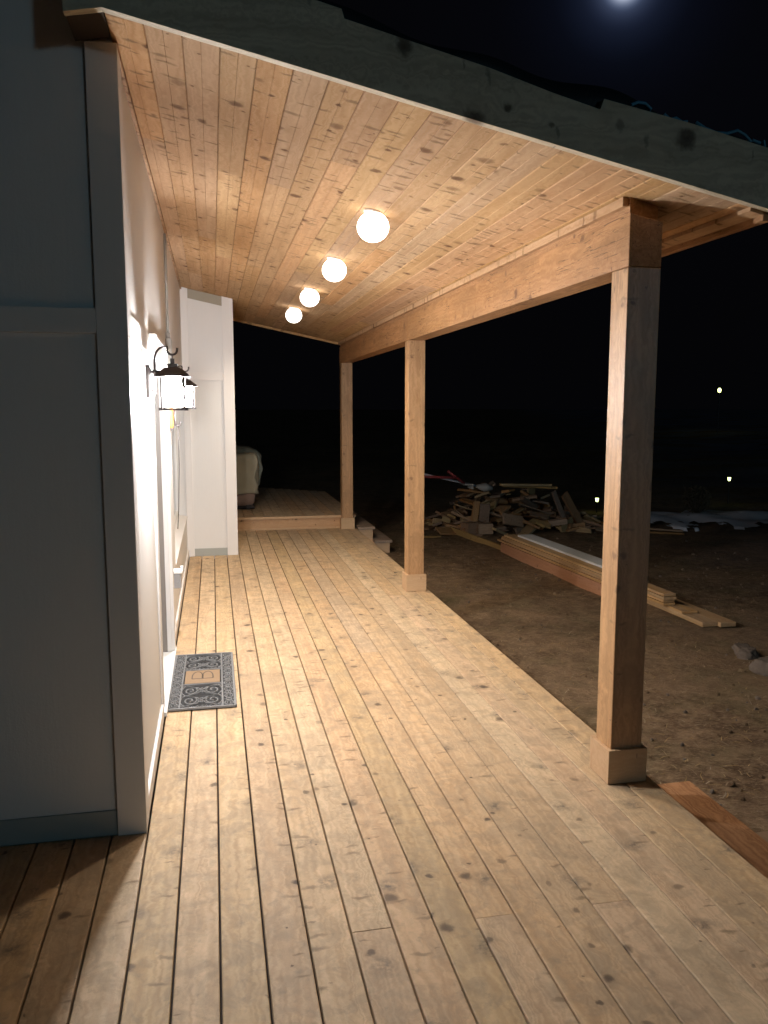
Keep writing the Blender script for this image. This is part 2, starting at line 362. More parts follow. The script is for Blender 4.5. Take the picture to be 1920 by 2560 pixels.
# ------------------------------------------------------------------ ground
G = -0.35
from mathutils import noise as mn
def gz(x, y):
    far = max(0, math.hypot(x-2, y-8)-6)
    return G + mn.noise(Vector((x*.9, y*.9, 0)))*.022 + mn.noise(Vector((x*3.1, y*3.1, 4)))*.016 + min(far, 30)*mn.noise(Vector((x*.11, y*.11, 9)))*.02
bm = BM(); rlayer(bm)
def axis_pts(a, b, fine0, fine1, st, grow):
    p = []; v = fine0
    while v < fine1: p.append(v); v += st
    s = st; v = fine1
    while v < b: p.append(v); s *= grow; v += s
    p.append(b); s = st; v = fine0
    q = []
    while v > a: s *= grow; v -= s; q.append(max(v, a))
    return q[::-1]+p
xs = axis_pts(-250, 350, 1.4, 11, .12, 1.18); ys = axis_pts(-200, 500, 0.5, 17, .14, 1.18)
gv = [[bm.verts.new((x, y, gz(x, y))) for x in xs] for y in ys]
for j in range(len(ys)-1):
    for i in range(len(xs)-1): bm.faces.new((gv[j][i], gv[j][i+1], gv[j+1][i+1], gv[j+1][i]))
tag(obj('ground', bm, M['ground'], smooth=True), kind='structure')
# straw and chips lying on the soil
bm = BM(); L = rlayer(bm)
rs = random.Random(3)
for i in range(5200):
    x = 2.1+abs(rs.gauss(0, 3.2)); y = rs.uniform(1.2, 14)
    if x > 10: continue
    a = rs.uniform(0, math.pi); l = rs.uniform(.02, .11); wd = rs.uniform(.0012, .0035)
    z = gz(x, y)+.004+rs.random()*.006
    d = Vector((math.cos(a), math.sin(a), rs.uniform(-.08, .12)))*l/2; n = Vector((-math.sin(a), math.cos(a), 0))*wd
    c = Vector((x, y, z)); bnd = Vector((-math.sin(a), math.cos(a), 0))*l*rs.uniform(-.12, .12)+Vector((0, 0, .004))
    v = [bm.verts.new(p) for p in (c-d-n, c+bnd-n, c+d-n*.4, c+d+n*.4, c+bnd+n, c-d+n)]
    r = rs.random()
    for q in v: q[L] = r
    bm.faces.new((v[0], v[1], v[4], v[5])); bm.faces.new((v[1], v[2], v[3], v[4]))
M['straw'] = wood('straw', (0.42, 0.31, 0.17), (0.26, 0.18, 0.09), axis=0, tint=.6, rough=.8, kthr=2, dthr=2)
obj('straw_litter', bm, M['straw'], label='dry straw and grass scattered over the bare soil', cat='straw', kind='stuff')
bm = BM(); rlayer(bm)
for i in range(420):
    x = 2.1+abs(rs.gauss(0, 2.6)); y = rs.uniform(1.5, 13)
    s = rs.choice((.006, .008, .011, .016, .022))*rs.uniform(.6, 1.2)
    mt = Matrix.Translation((x, y, gz(x, y)+s*.15)) @ Euler((rs.random()*6, rs.random()*6, rs.random()*6)).to_matrix().to_4x4() @ Matrix.Diagonal((1, rs.uniform(.6, 1), rs.uniform(.4, .8), 1))
    bmesh.ops.create_icosphere(bm, subdivisions=1, radius=s, matrix=mt)
obj('pebbles', bm, M['stone'], label='small pebbles and soil crumbs scattered over the yard', cat='gravel', kind='stuff')

bm = BM(); rlayer(bm)
for i in range(420):
    x = 2.1+abs(rs.gauss(0, 2.6)); y = rs.uniform(1.5, 13)
    s = rs.choice((.010, .014, .02, .03))*rs.uniform(.6, 1.2)
    mt = Matrix.Translation((x, y, gz(x, y)+s*.1)) @ Euler((rs.random()*6, rs.random()*6, rs.random()*6)).to_matrix().to_4x4() @ Matrix.Diagonal((1, rs.uniform(.6, 1), rs.uniform(.4, .8), 1))
    bmesh.ops.create_icosphere(bm, subdivisions=1, radius=s, matrix=mt)
obj('soil_clods', bm, M['ground'], label='lumps of brown soil scattered over the yard', cat='soil', kind='stuff')

# ------------------------------------------------------------------ porch deck
E0 = -.310; PW = .145
def deck_plank(bm, x0, x1, y0, y1, top=0.0, t=.03, c=.0035, rnd=None):
    prism(bm, [(x0, top-t), (x0, top-c), (x0+c*.45, top-c*.3), (x0+c*1.2, top), (x1-c*1.2, top), (x1-c*.45, top-c*.3), (x1, top-c), (x1, top-t)], 'Y', y0, y1, rnd)
deck = empty('porch_deck', (0.85, 5, 0), label='pale cedar board porch floor running from the doorway wall to the open yard', cat='deck')
bm = BM()
joints = {5: [2.57], 8: [2.56, 9.4], 11: [2.555], 1: [7.43], 13: [7.46], 10: [7.55], 9: [5.72], 3: [9.1], 6: [8.3], 15: [9.2], 2: [.6], 0: [5.2], 14: [1.9]}
for i in range(-26, 16):
    x0 = E0+PW*i; gap = .0072 if i < 4 else (.0058 if i < 9 else .0044)
    y1 = 11.87 if i >= 0 else 3.40
    if i in (0, 1, 2, 3): y1 = 9.93 if i < 4 else y1
    if i == 3: y1 = 9.93
    js = [-1.2]+sorted(joints.get(i, []))+[y1]
    for a, b_ in zip(js, js[1:]):
        deck_plank(bm, x0+gap/2, x0+PW-gap/2, a+.0012, b_-.0012, top=random.uniform(-.0008, .0008))
# remaining strip of board 3 beyond the bump
deck_plank(bm, .262, E0+PW*4-.002, 9.935, 11.87)
obj('floor_boards', bm, M['deck'], deck)
bm = BM(); box(bm, -4.0, 1.98, -1.2, 3.38, G+.0, -.034); box(bm, -.3, 1.98, 3.38, 9.9, G, -.034); box(bm, .27, 1.98, 9.9, 11.85, G, -.034)
obj('floor_framing', bm, M['under'], deck)
bm = BM(); box(bm, 1.981, 2.003, -1.2, 11.86, G-.05, -.032)
obj('rim_board', bm, M['beam'], deck)

# raised deck beyond the porch
rd = empty('raised_deck', (1, 13.5, .19), label='darker raised deck one step up behind the white wall corner', cat='deck')
bm = BM(); k = 0
for i in range(-12, 16):
    x0 = -.33+.147*i; x1 = x0+.142
    ye = 16.3 if x1 < .9 else 16.3-(x1-.9)*.9
    deck_plank(bm, x0, x1, 11.862, ye, top=.19)
obj('floor_boards', bm, M['deck'], rd)
bm = BM(); box(bm, -.3, 2.0, 11.874, 11.895, .003, .158)
obj('riser', bm, M['riser'], rd)
bm = BM(); box(bm, -.3, 2.0, 11.846, 11.860, .157, .191)
obj('edge_strip', bm, M['base'], rd)
bm = BM(); box(bm, .28, 2.0, 11.852, 11.872, .001, .022)
obj('edge_strip', bm, M['base'], rd)
bm = BM(); box(bm, -2.0, 1.98, 11.9, 15.0, G, .155)
obj('floor_framing', bm, M['under'], rd)
# steps off the raised deck
st = empty('deck_steps', (2.25, 12.2, G), label='short flight of far steps going down from the raised deck behind the last post', cat='steps')
bm = BM(); prism(bm, [(2.02, -.005), (2.02, .028), (2.262, .028), (2.262, -.005)], 'Y', 11.66, 13.6); obj('tread', bm, M['tread_old'], st)
bm = BM(); box(bm, 2.02, 2.235, 11.69, 13.58, -.185, -.007); obj('riser', bm, M['base'], st)
bm = BM(); box(bm, 2.237, 2.49, 11.53, 13.6, -.185, -.15); obj('tread', bm, M['tread_old'], st)
bm = BM(); box(bm, 2.02, 2.46, 11.56, 13.58, G-.05, -.187); obj('riser', bm, M['base'], st)
# steps beside the near deck
st = empty('deck_steps', (2.25, 2.4, G), label='wide near steps beside the first post with a grained orange brown upper tread', cat='steps')
bm = BM(); box(bm, 2.012, 2.36, .3, 3.66, -.185, -.15); obj('tread', bm, M['tread'], st)
bm = BM(); box(bm, 2.02, 2.335, .32, 3.64, -.30, -.187); obj('riser', bm, M['tread_old'], st)
bm = BM(); box(bm, 2.337, 2.80, .3, 3.35, -.325, -.285); obj('tread', bm, M['tread_old'], st)

# ------------------------------------------------------------------ porch roof
CZ = lambda x: 3.048-.209*x
SL = -.209; CL = math.sqrt(1+SL*SL); U = Vector((1/CL, 0, SL/CL)); NU = Vector((-SL/CL, 0, 1/CL))
roof = empty('porch_roof', (1, 7, 2.84), label='sloping porch roof lined with knotty pine boards and edged by a dark fascia', cat='roof')
YF = 3.16; YE = 12.0
bm = BM(); L = rlayer(bm)
def ceil_plank(x0, x1, y0, y1, c=.0042, t=.014):
    """board between distances measured along x, lying under the slope"""
    r = random.random()
    def P(x, h, y):
        return Vector((x, y, CZ(x)))+NU*h
    xm = (x0+x1)/2; pr = [(x0, t), (x0, c), (x0+c*.8, 0), (xm-.0022, 0), (xm, .0022), (xm+.0022, 0), (x1-c*.8, 0), (x1, c), (x1, t)]
    A = [bm.verts.new(P(x, h, y0)) for x, h in pr]; B = [bm.verts.new(P(x, h, y1)) for x, h in pr]
    for v in A+B: v[L] = r
    n = len(pr); bm.faces.new(A); bm.faces.new(B[::-1])
    for i in range(n): bm.faces.new((A[i], B[i], B[(i+1) % n], A[(i+1) % n]))
cw = .131; x = -.334
rr = random.Random(21)
while x < 2.26:
    x1 = min(x+cw, 2.26); y = YF+.02; first = True
    while y < YE:
        ln = rr.uniform(.8, 4.2) if first else rr.uniform(2.6, 4.8)
        y1 = min(y+ln, YE)
        if YE-y1 < .5: y1 = YE
        ceil_plank(x+.0008, x1-.0008, y+.0006, y1-.0006); y = y1; first = False
    x = x1
obj('ceiling_boards', bm, M['ceil'], roof)
bm = BM()
prism(bm, [(-.33, CZ(-.33)+.016), (2.27, CZ(2.27)+.016), (2.27, CZ(2.27)+.20), (-.33, CZ(-.33)+.20)], 'Y', YF+.03, 3.398)
obj('rake_framing', bm, M['under'], roof)
bm = BM()
prism(bm, [(-.31, CZ(-.31)+.017), (2.268, CZ(2.268)+.017), (2.268, CZ(2.268)+.19), (-.31, CZ(-.31)+.19)], 'Y', 3.40, YE-.005)
obj('roof_deck', bm, M['under'], roof)
# rake fascia with its stepped upper edge
bm = BM()
zb = lambda x: CZ(x)-.006
top = [(-.46, .25), (.49, .235), (.50, .205), (1.05, .195), (1.30, .178), (1.50, .172), (1.515, .215), (1.9, .228), (2.6, .228)]
pts = [(-.46, 3.088), (-.335, zb(-.335)), (2.6, zb(2.6))]+[(a, CZ(a)+h) for a, h in reversed(top)]
prism(bm, pts, 'Y', YF-.02, YF+.018, rnd=.37)
obj('rake_fascia', bm, M['fascia'], roof)
bm = BM(); prism(bm, [(-.458, 3.094), (-.3345, CZ(-.3345)-.001), (-.3345, 3.30), (-.458, 3.30)], 'Y', YF+.019, 3.393)
obj('soffit_end', bm, M['under'], roof)  # dark framing colour paints in the shade on this soffit
# eave board and soffit step along the low edge
bm = BM(); box(bm, 2.262, 2.30, YF+.02, YE, 2.532, 2.70); obj('eave_fascia', bm, M['beam'], roof)
bm = BM(); prism(bm, [(2.20, CZ(2.2)-.003), (2.20, CZ(2.2)-.02), (2.261, CZ(2.261)-.02), (2.261, CZ(2.261)-.003)], 'Y', YF+.02, YE); obj('eave_molding', bm, M['ceil'], roof)
bm = BM(); box(bm, -.3, 2.3, YE-.001, YE+.03, 2.62, 2.66); bm.free()
# end trim at the far edge
bm = BM()
prism(bm, [(.258, CZ(.258)-.03), (2.26, CZ(2.26)-.03), (2.26, CZ(2.26)+.15), (.258, CZ(.258)+.15)], 'Y', YE+.001, YE+.035)
obj('rake_fascia', bm, M['ceil'], roof)
# trim along house wall and above the beam
bm = BM(); prism(bm, [(-.329, CZ(-.33)-.003), (-.329, CZ(-.33)-.03), (-.312, CZ(-.31)-.03), (-.312, CZ(-.31)-.003)], 'Y', 3.41, 9.93); obj('wall_molding', bm, M['ceil'], roof)
BX0, BX1, BZ0, BZ1 = 1.795, 1.952, 2.374, 2.600
# timber beam in two lengths
for y0, y1 in ((3.433, 7.655), (7.657, 11.90)):
    bm = BM(); prism(bm, [(BX0, BZ0), (BX1, BZ0), (BX1, BZ1-.033), (BX0, BZ1)], 'Y', y0, y1)
    obj('beam', bm, M['beam'], roof, bevel=.004)
bm = BM(); prism(bm, [(BX0+.012, BZ1), (BX1-.012, BZ1-.03), (BX1-.012, CZ(BX1)-.002), (BX0+.012, CZ(BX0)-.002)], 'Y', 3.46, 11.88)
obj('beam_filler', bm, M['beam'], roof)
bm = BM(); prism(bm, [(BX0-.018, CZ(BX0)-.040), (BX0+.010, CZ(BX0)-.040), (BX0+.010, CZ(BX0)-.004), (BX0-.018, CZ(BX0)-.001)], 'Y', 3.47, 11.9)
obj('beam_molding', bm, M['ceil'], roof)
# folded roofing felt standing over the rake
bm = BM(); L = rlayer(bm)
def felt_top(x):
    return .262+.012*math.sin(x*5.1)+.008*math.sin(x*13)
prev = None
for i in range(70):
    x = .42+i*(2.6-.42)/69
    yo = .018*math.sin(x*11)
    row = [bm.verts.new((x, YF+.022+(.0 if j == 0 else yo), CZ(x)+h)) for j, h in enumerate((.15, .2, felt_top(x)-.01))]
    row.append(bm.verts.new((x, YF+.10, CZ(x)+felt_top(x)+.005))); row.append(bm.verts.new((x, YF+.4, CZ(x)+.235)))
    if prev:
        for k in range(4): bm.faces.new((prev[k], row[k], row[k+1], prev[k+1]))
    prev = row
o = obj('roofing_felt', bm, M['paper'], roof, smooth=True)
s_ = o.modifiers.new('solid', 'SOLIDIFY'); s_.thickness = .002
# blue marks printed on the felt
bm = BM()
def mark(pts, wd=.006):
    tube(bm, [(x, YF+.016+.018*math.sin(x*11), CZ(x)+h) for x, h in pts], wd*1.35, 6)
mk = [[(1.64, 0.223), (1.671, 0.243), (1.708, 0.251), (1.735, 0.24), (1.73, 0.221), (1.693, 0.212), (1.661, 0.215)],
      [(1.799, 0.242), (1.827, 0.229), (1.854, 0.243), (1.881, 0.234), (1.903, 0.242)],
      [(1.939, 0.248), (1.976, 0.233), (2.021, 0.225), (2.065, 0.232), (2.109, 0.254), (2.143, 0.245), (2.173, 0.228)],
      [(2.234, 0.252), (2.242, 0.228)], [(2.178, 0.236), (2.218, 0.236)]]
for q in mk: mark([(a, b+.012) for a, b in q], .0045)
obj('felt_print', bm, M['blueink'], roof)

# ------------------------------------------------------------------ posts
def make_post(y, lab):
    p = empty('porch_post', (1.874, y, 0), label=lab, cat='post', group='timber posts holding up the porch beam')
    return p
post0 = make_post(3.512, 'nearest porch post with a grey unlit front face and pale base trim')
bm = BM(); box(bm, -.0785, .0785, -.077, .077, .005, 2.372, rnd=.3); obj('shaft', bm, M['post'], post0, local=True, bevel=.004)
bm = BM(); box(bm, -.098, .098, -.098, -.0785, .002, .165, rnd=.2); box(bm, -.098, .098, .0785, .098, .002, .165, rnd=.5)
box(bm, -.0975, -.0795, -.0783, .0783, .002, .1645, rnd=.7); box(bm, .0795, .0975, -.0783, .0783, .002, .1645, rnd=.9)
obj('base_trim', bm, M['base'], post0, local=True, bevel=.0015)
p2 = copy_tree(post0, (1.874, 7.672, 0), 0, label='middle porch post with a knotty face standing before the woodpile')
p3 = copy_tree(post0, (1.874, 11.80, 0), 0, label='farthest porch post at the corner of the raised deck step')

# ------------------------------------------------------------------ house
house = empty('house', (-2, 6.5, 0), label='white board and batten house with a door and a window facing the porch', cat='house')
WX = -.330
bm = BM()
box(bm, -6, WX-.001, 3.412, 3.60, G, 5.6)
obj('end_wall', bm, M['wall'], house)
bm = BM()
box(bm, -.60, WX, 3.601, 4.83, G, 3.25)
box(bm, -.60, WX, 4.83, 5.955, 2.03, 3.25); box(bm, -.60, -.47, 4.83, 5.955, G, 2.03)
box(bm, -.60, WX, 5.955, 6.93, G, 3.25)
box(bm, -.60, WX, 6.93, 9.94, 2.16, 3.25); box(bm, -.60, WX, 6.93, 9.94, G, .47); box(bm, -.60, -.47, 6.93, 9.94, .47, 2.16)
obj('side_wall', bm, M['wall'], house)
bm = BM(); box(bm, -6, .243, 9.942, 12.6, G, CZ(.243)-.004)
obj('bump_out_wall', bm, M['wall'], house)
# corner boards
bm = BM(); box(bm, -.428, -.3125, 3.392, 3.4115, -.01, 3.10); box(bm, -.3298, -.3125, 3.4117, 3.53, .0, 3.098); obj('corner_board', bm, M['trim'], house, bevel=.002)
bm = BM(); prism(bm, [(.134, 0), (.258, 0), (.258, CZ(.258)-.002), (.134, CZ(.134)-.002)], 'Y', 9.922, 9.9415); box(bm, .2432, .2578, 9.9417, 10.06, .0, 2.98); obj('corner_board', bm, M['trim'], house, bevel=.002)
bm = BM(); prism(bm, [(-.3295, 0), (-.248, 0), (-.248, CZ(-.248)-.002), (-.3295, CZ(-.3295)-.002)], 'Y', 9.922, 9.9415); obj('corner_board', bm, M['trim'], house, bevel=.002)
# rails
bm = BM(); box(bm, -6, -.4285, 3.394, 3.4115, 2.045, 2.14); box(bm, -1.75, -1.64, 3.394, 3.4115, .108, 2.0445); obj('wall_rail', bm, M['trim'], house, bevel=.002)
bm = BM(); box(bm, -.2475, .1335, 9.925, 9.9415, 2.065, 2.152); obj('wall_rail', bm, M['trim'], house, bevel=.002)
bm = BM(); box(bm, WX+.0005, WX+.014, 3.5315, 4.66, 2.045, 2.14); obj('wall_rail', bm, M['trim'], house, bevel=.002)
# base flashing and skirt
bm = BM(); box(bm, -6, -.4285, 3.403, 3.4115, .0, .107); obj('base_flashing', bm, M['flash'], house)
bm = BM(); box(bm, -.2475, .1335, 9.932, 9.9415, .0, .09); obj('base_flashing', bm, M['flash'], house)
bm = BM(); prism(bm, [(-.2475, CZ(-.2475)-.11), (.1335, CZ(.1335)-.11), (.1335, CZ(.1335)-.004), (-.2475, CZ(-.2475)-.004)], 'Y', 9.927, 9.9415); obj('frieze', bm, M['band'], house)
bm = BM(); box(bm, WX+.0005, WX+.016, 3.5315, 4.695, .0, .085); box(bm, WX+.0005, WX+.016, 6.08, 9.921, .0, .085); obj('skirt_board', bm, M['trim'], house, bevel=.002)
# door
door = bpy.data.objects.new('door', None)
bm = BM(); box(bm, -.4695, -.455, 4.862, 5.925, .045, 1.998)
d = obj('door', bm, M['door'], house)
bm = BM()
for y0, y1 in ((4.97, 5.33), (5.45, 5.81)):
    for z0, z1 in ((.2, .85), (1.0, 1.85)): box(bm, -.4555, -.448, y0, y1, z0, z1)
bm.transform(Matrix.Translation(-house.location)); obj('door_panels', bm, M['door'], d, local=True, bevel=.004)
bm = BM(); tube(bm, [(-.45, 4.93, 1.0), (-.41, 4.93, 1.0)], .011); tube(bm, [(-.41, 4.93, 1.0), (-.41, 5.03, 1.0)], .009)
bm.transform(Matrix.Translation(-house.location)); obj('door_handle', bm, M['black'], d, local=True)
bpy.data.objects.remove(door)
bm = BM()
box(bm, -.4695, -.3275, 4.8305, 4.861, .03, 2.0); box(bm, -.357, -.3275, 5.926, 5.9545, .03, 2.0); box(bm, -.4695, -.3275, 4.8305, 5.9545, 2.0005, 2.0295)
box(bm, -.3295, -.317, 4.705, 4.829, .03, 2.03); box(bm, -.3295, -.305, 5.948, 6.065, .03, 2.03); box(bm, -.3295, -.300, 4.69, 6.09, 2.031, 2.13); box(bm, -.3295, -.286, 4.66, 6.12, 2.131, 2.15)
obj('door_casing', bm, M['trim'], house, bevel=.002)
bm = BM(); box(bm, -.4694, -.3575, 5.927, 5.954, .03, 1.999); obj('door_jamb', bm, M['door'], house)
bm = BM(); box(bm, -.4693, -.300, 4.72, 6.06, .001, .028); box(bm, -.424, -.395, 4.862, 5.925, .0285, .05)
obj('threshold', bm, M['white'], house, bevel=.003)
# window
wn_ = bm = BM()
for a in ((-.462, -.425, 6.955, 7.0, .515, 2.13), (-.462, -.425, 9.87, 9.92, .515, 2.13), (-.462, -.425, 7.0, 9.87, .515, .56), (-.462, -.425, 7.0, 9.87, 2.085, 2.13), (-.462, -.425, 8.41, 8.46, .5605, 2.0845)):
    box(bm, *a)
win = obj('window', bm, M['white'], house, bevel=.003)
gm, gnt, gb = newmat('dark window glass'); gb.inputs['Base Color'].default_value = (.012, .013, .015, 1); gb.inputs['Roughness'].default_value = .05
bm = BM(); box(bm, -.452, -.446, 6.99, 9.88, .55, 2.095); bm.transform(Matrix.Translation(-house.location)); obj('pane', bm, gm, win, local=True)
bm = BM(); prism(bm, [(-.469, .4705), (-.322, .4705), (-.322, .487), (-.469, .505)], 'Y', 6.932, 9.92); bm.transform(Matrix.Translation(-house.location)); obj('window_sill', bm, M['trim'], win, local=True)

# conduit with its box, outlet, hanging tool
o = empty('electrical_conduit', (-.31, 6.5, 2.2), label='thin grey conduit pipe running up the white wall above the lanterns', cat='conduit')
bm = BM(); tube(bm, [(-.313, 6.50, 2.30), (-.313, 6.52, 3.03)], .010); obj('pipe', bm, M['cond'], o, smooth=True)
bm = BM(); tube(bm, [(-.313, 6.5, 2.27), (-.313, 6.5, 2.31)], .016); obj('coupling', bm, M['cond'], o, smooth=True)
bm = BM(); box(bm, -.3285, -.287, 6.44, 6.54, 2.09, 2.265); obj('junction_box', bm, M['cond'], o, bevel=.004)
o = empty('outdoor_outlet', (-.3, 6.4, .45), label='grey weatherproof outlet box low on the white wall past the door', cat='outlet')
bm = BM(); box(bm, -.3285, -.268, 6.39, 6.48, .385, .50); obj('cover_box', bm, M['grey'], o, bevel=.006)
bm = BM(); box(bm, -.3285, -.255, 6.38, 6.495, .502, .522); box(bm, -.272, -.250, 6.41, 6.46, .523, .55); obj('hinge_cap', bm, M['white'], o, bevel=.003)
bm = BM(); tube(bm, [(-.29, 6.388, .43), (-.29, 6.378, .43)], .006); obj('latch', bm, M['grey'], o)
o = empty('hanging_clamp', (-.3, 6.75, 1.65), label='orange handled clamp with a dark hook hanging on the wall under the lanterns', cat='clamp')
bm = BM(); box(bm, -.329, -.300, 6.62, 6.66, 1.60, 1.76); obj('handle', bm, M['orange'], o, bevel=.006)
bm = BM(); prism(bm, [(-.325, 1.60), (-.303, 1.60), (-.316, 1.565)], 'Y', 6.625, 6.655); obj('tip', bm, M['black'], o)
bm = BM(); tube(bm, [(-.283, 6.64, 1.76), (-.287, 6.64, 1.66), (-.28, 6.64, 1.625), (-.262, 6.64, 1.61), (-.247, 6.64, 1.63), (-.243, 6.64, 1.65)], [.007, .010, .010, .008, .006, .004]); obj('hook', bm, M['black'], o, smooth=True)
bm = BM(); tube(bm, [(-.262, 6.64, 1.61), (-.268, 6.70, 1.3), (-.286, 6.8, .95), (-.30, 6.84, .78)], .003, 6); obj('cord', bm, M['black'], o, smooth=True)

# ------------------------------------------------------------------ wall lanterns (local: origin on the wall at lantern base height)
def make_lantern(y, lab):
    o = empty('wall_lantern', (WX, y, 1.752), label=lab, cat='lantern', group='black wall lanterns beside the door')
    cx = .143
    bm = BM(); box(bm, .0145, .034, -.03, .03, .055, .215); box(bm, .034, .040, -.022, .022, .065, .205); obj('back_plate', bm, M['black'], o, local=True, bevel=.003)
    bm = BM()
    tube(bm, [(.038, 0, .182), (.088, 0, .182)], .007)
    tube(bm, [(.05, 0, .182), (.066, 0, .182)], .011)
    pts = [(.040+.012, 0, .075)]
    pts = [(.056, 0, .082), (.050, 0, .072), (.042, 0, .078), (.045, 0, .092), (.056, 0, .10), (.058, 0, .14), (.058, 0, .23)]
    for k in range(9):
        t = math.pi-k*(math.pi/2)/8; pts.append((.110+.052*math.cos(t), 0, .238+.066*math.sin(t)))
    pts += [(.119, 0, .303), (.121, 0, .288)]
    for k in range(8):
        t = math.pi+k*math.pi*.95/7; pts.append((cx+.024*math.cos(t), 0, .287+.022*math.sin(t)))
    pts.append((cx+.025, 0, .299))
    tube(bm, pts, .0058, 8); obj('bracket_arm', bm, M['black'], o, local=True, smooth=True)
    bm = BM()
    frustum(bm, cx, 0, .157, .083, .170, .076); frustum(bm, cx, 0, .170, .076, .203, .034); frustum(bm, cx, 0, .203, .022, .216, .024); frustum(bm, cx, 0, .216, .027, .221, .027)
    frustum(bm, cx, 0, .221, .010, .247, .010); tube(bm, [(cx, 0, .247), (cx, 0, .268)], .0035, 8)
    obj('cap', bm, M['black'], o, local=True)
    bm = BM()
    for s in (-1, 1):
        for t in (-1, 1): box(bm, cx+s*.054-.0045, cx+s*.054+.0045, t*.054-.0045, t*.054+.0045, .008, .157)
    for z in (.055, .11):
        for s in (-1, 1):
            box(bm, cx+s*.056-.0022, cx+s*.056+.0022, -.0495, .0495, z-.002, z+.002); box(bm, cx-.0495, cx+.0495, s*.056-.0022, s*.056+.0022, z-.002, z+.002)
    for s in (-1, 1):
        box(bm, cx+s*.060-.009, cx+s*.060+.009, -.069, .069, -.006, .008); box(bm, cx-.0505, cx+.0505, s*.060-.009, s*.060+.009, -.0055, .0075)
    obj('cage', bm, M['black'], o, local=True)
    bm = BM(); lathe(bm, [(0, .012), (.040, .012), (.040, .150), (0, .150)], cx, 0, 24); obj('lamp_glass', bm, M['lamp_cool'], o, local=True, smooth=False)
    return o
lan = make_lantern(4.25, 'near black lantern shining white beside the doormat end of the door')
copy_tree(lan, (WX, 6.27, 1.752), 0, label='far black lantern partly hidden behind the nearer one')

# ------------------------------------------------------------------ ceiling lights
def clight(y, lab):
    return empty('ceiling_light', (.915, y, CZ(.915)), label=lab, cat='ceiling light', group='round lights in a row on the pine ceiling')
c0 = clight(4.76, 'nearest and largest looking glowing round light on the pine ceiling')
bm = BM(); lathe(bm, [(0, -.001), (.052, -.001), (.052, -.012), (.044, -.018), (0, -.018)], 0, 0, 40)
bm.transform(Matrix.Rotation(math.atan(.209), 4, 'Y')); obj('mount', bm, M['white'], c0, local=True, smooth=True)
bm = BM(); pr = [(.091*math.cos(t), -.086+.084*math.sin(t)) for t in [R_(a) for a in range(-90, 80, 10)]]; pr[0] = (0, -.170)
lathe(bm, pr, 0, 0, 36); obj('glare_globe', bm, M['lamp_warm'], c0, local=True, smooth=True)  # full ball shape stands for the lens glare round the fixture
sp = bpy.data.lights.new('downlight', 'SPOT'); spo = bpy.data.objects.new('downlight', sp); COL.objects.link(spo); spo.parent = c0
sp.energy = 90; sp.spot_size = R_(160); sp.spot_blend = 1.0; sp.color = (1.0, .84, .64); sp.shadow_soft_size = .07; spo.location = (0, 0, -.26)
for y, lab in ((6.29, 'second glowing round ceiling light counted from the nearest'), (7.90, 'third glowing round ceiling light counted from the nearest'), (9.45, 'farthest and smallest looking glowing round ceiling light')):
    copy_tree(c0, (.915, y, CZ(.915)), 0, label=lab)

# ------------------------------------------------------------------ doormat
mat_ = empty('doormat', (-.11, 5.33, .002), label='grey scrollwork rubber doormat with a tan plate lettered B', cat='doormat')
A_ = Vector((-.316, 4.785, 0)); B_ = Vector((.098, 4.785, 0)); C_ = Vector((.098, 5.88, 0)); D_ = Vector((-.303, 5.88, 0))
def mp(u, v, z): # u across 0..1 , v along 0..1
    p = A_.lerp(B_, u).lerp(D_.lerp(C_, u), v); return Vector((p.x, p.y, z))
bm = BM(); rlayer(bm)
a = [bm.verts.new(mp(u, v, .003)) for u, v in ((.004, .002), (.996, .002), (.996, .998), (.004, .998))]; b2 = [bm.verts.new(mp(u, v, .008)) for u, v in ((.004, .002), (.996, .002), (.996, .998), (.004, .998))]
bm.faces.new(a[::-1]); bm.faces.new(b2)
for i in range(4): bm.faces.new((a[i], a[(i+1) % 4], b2[(i+1) % 4], b2[i]))
obj('mat_backing', bm, M['rubber_dark'], mat_)
bm = BM(); rlayer(bm)
def rib(pts, wd=.0085, z0=.008, z1=.0155):
    P3 = [mp(u, v, 0) for u, v in pts]; n = len(P3); prev = None
    for i, p in enumerate(P3):
        d = (P3[min(i+1, n-1)]-P3[max(i-1, 0)]).normalized(); s = Vector((-d.y, d.x, 0))*wd/2
        cur = [bm.verts.new(p-s+Vector((0, 0, z0))), bm.verts.new(p-s*.75+Vector((0, 0, z1))), bm.verts.new(p+s*.75+Vector((0, 0, z1))), bm.verts.new(p+s+Vector((0, 0, z0)))]
        if prev:
            for k in range(3): bm.faces.new((prev[k], cur[k], cur[k+1], prev[k+1]))
        else: bm.faces.new(cur)
        prev = cur
    bm.faces.new(prev[::-1])
def rect(u0, v0, u1, v1, wd): rib([(u0, v0), (u1, v0)], wd, .007, .017); rib([(u1, v0), (u1, v1)], wd, .0071, .0171); rib([(u1, v1), (u0, v1)], wd, .0072, .0172); rib([(u0, v1), (u0, v0)], wd, .0073, .0173)
rect(.022, .009, .978, .991, .018)
for u in (.19, .80): rib([(u, .01), (u, .99)], .012, .007, .0165)
rib([(.19, .40), (.80, .40)], .014); rib([(.19, .665), (.80, .665)], .014)
def circ(cu, cv, ru, rv, a0=0, a1=360, n=14, sp=0):
    return [(cu+ru*(1-sp*i/n)*math.cos(R_(a0+(a1-a0)*i/n)), cv+rv*(1-sp*i/n)*math.sin(R_(a0+(a1-a0)*i/n))) for i in range(n+1)]
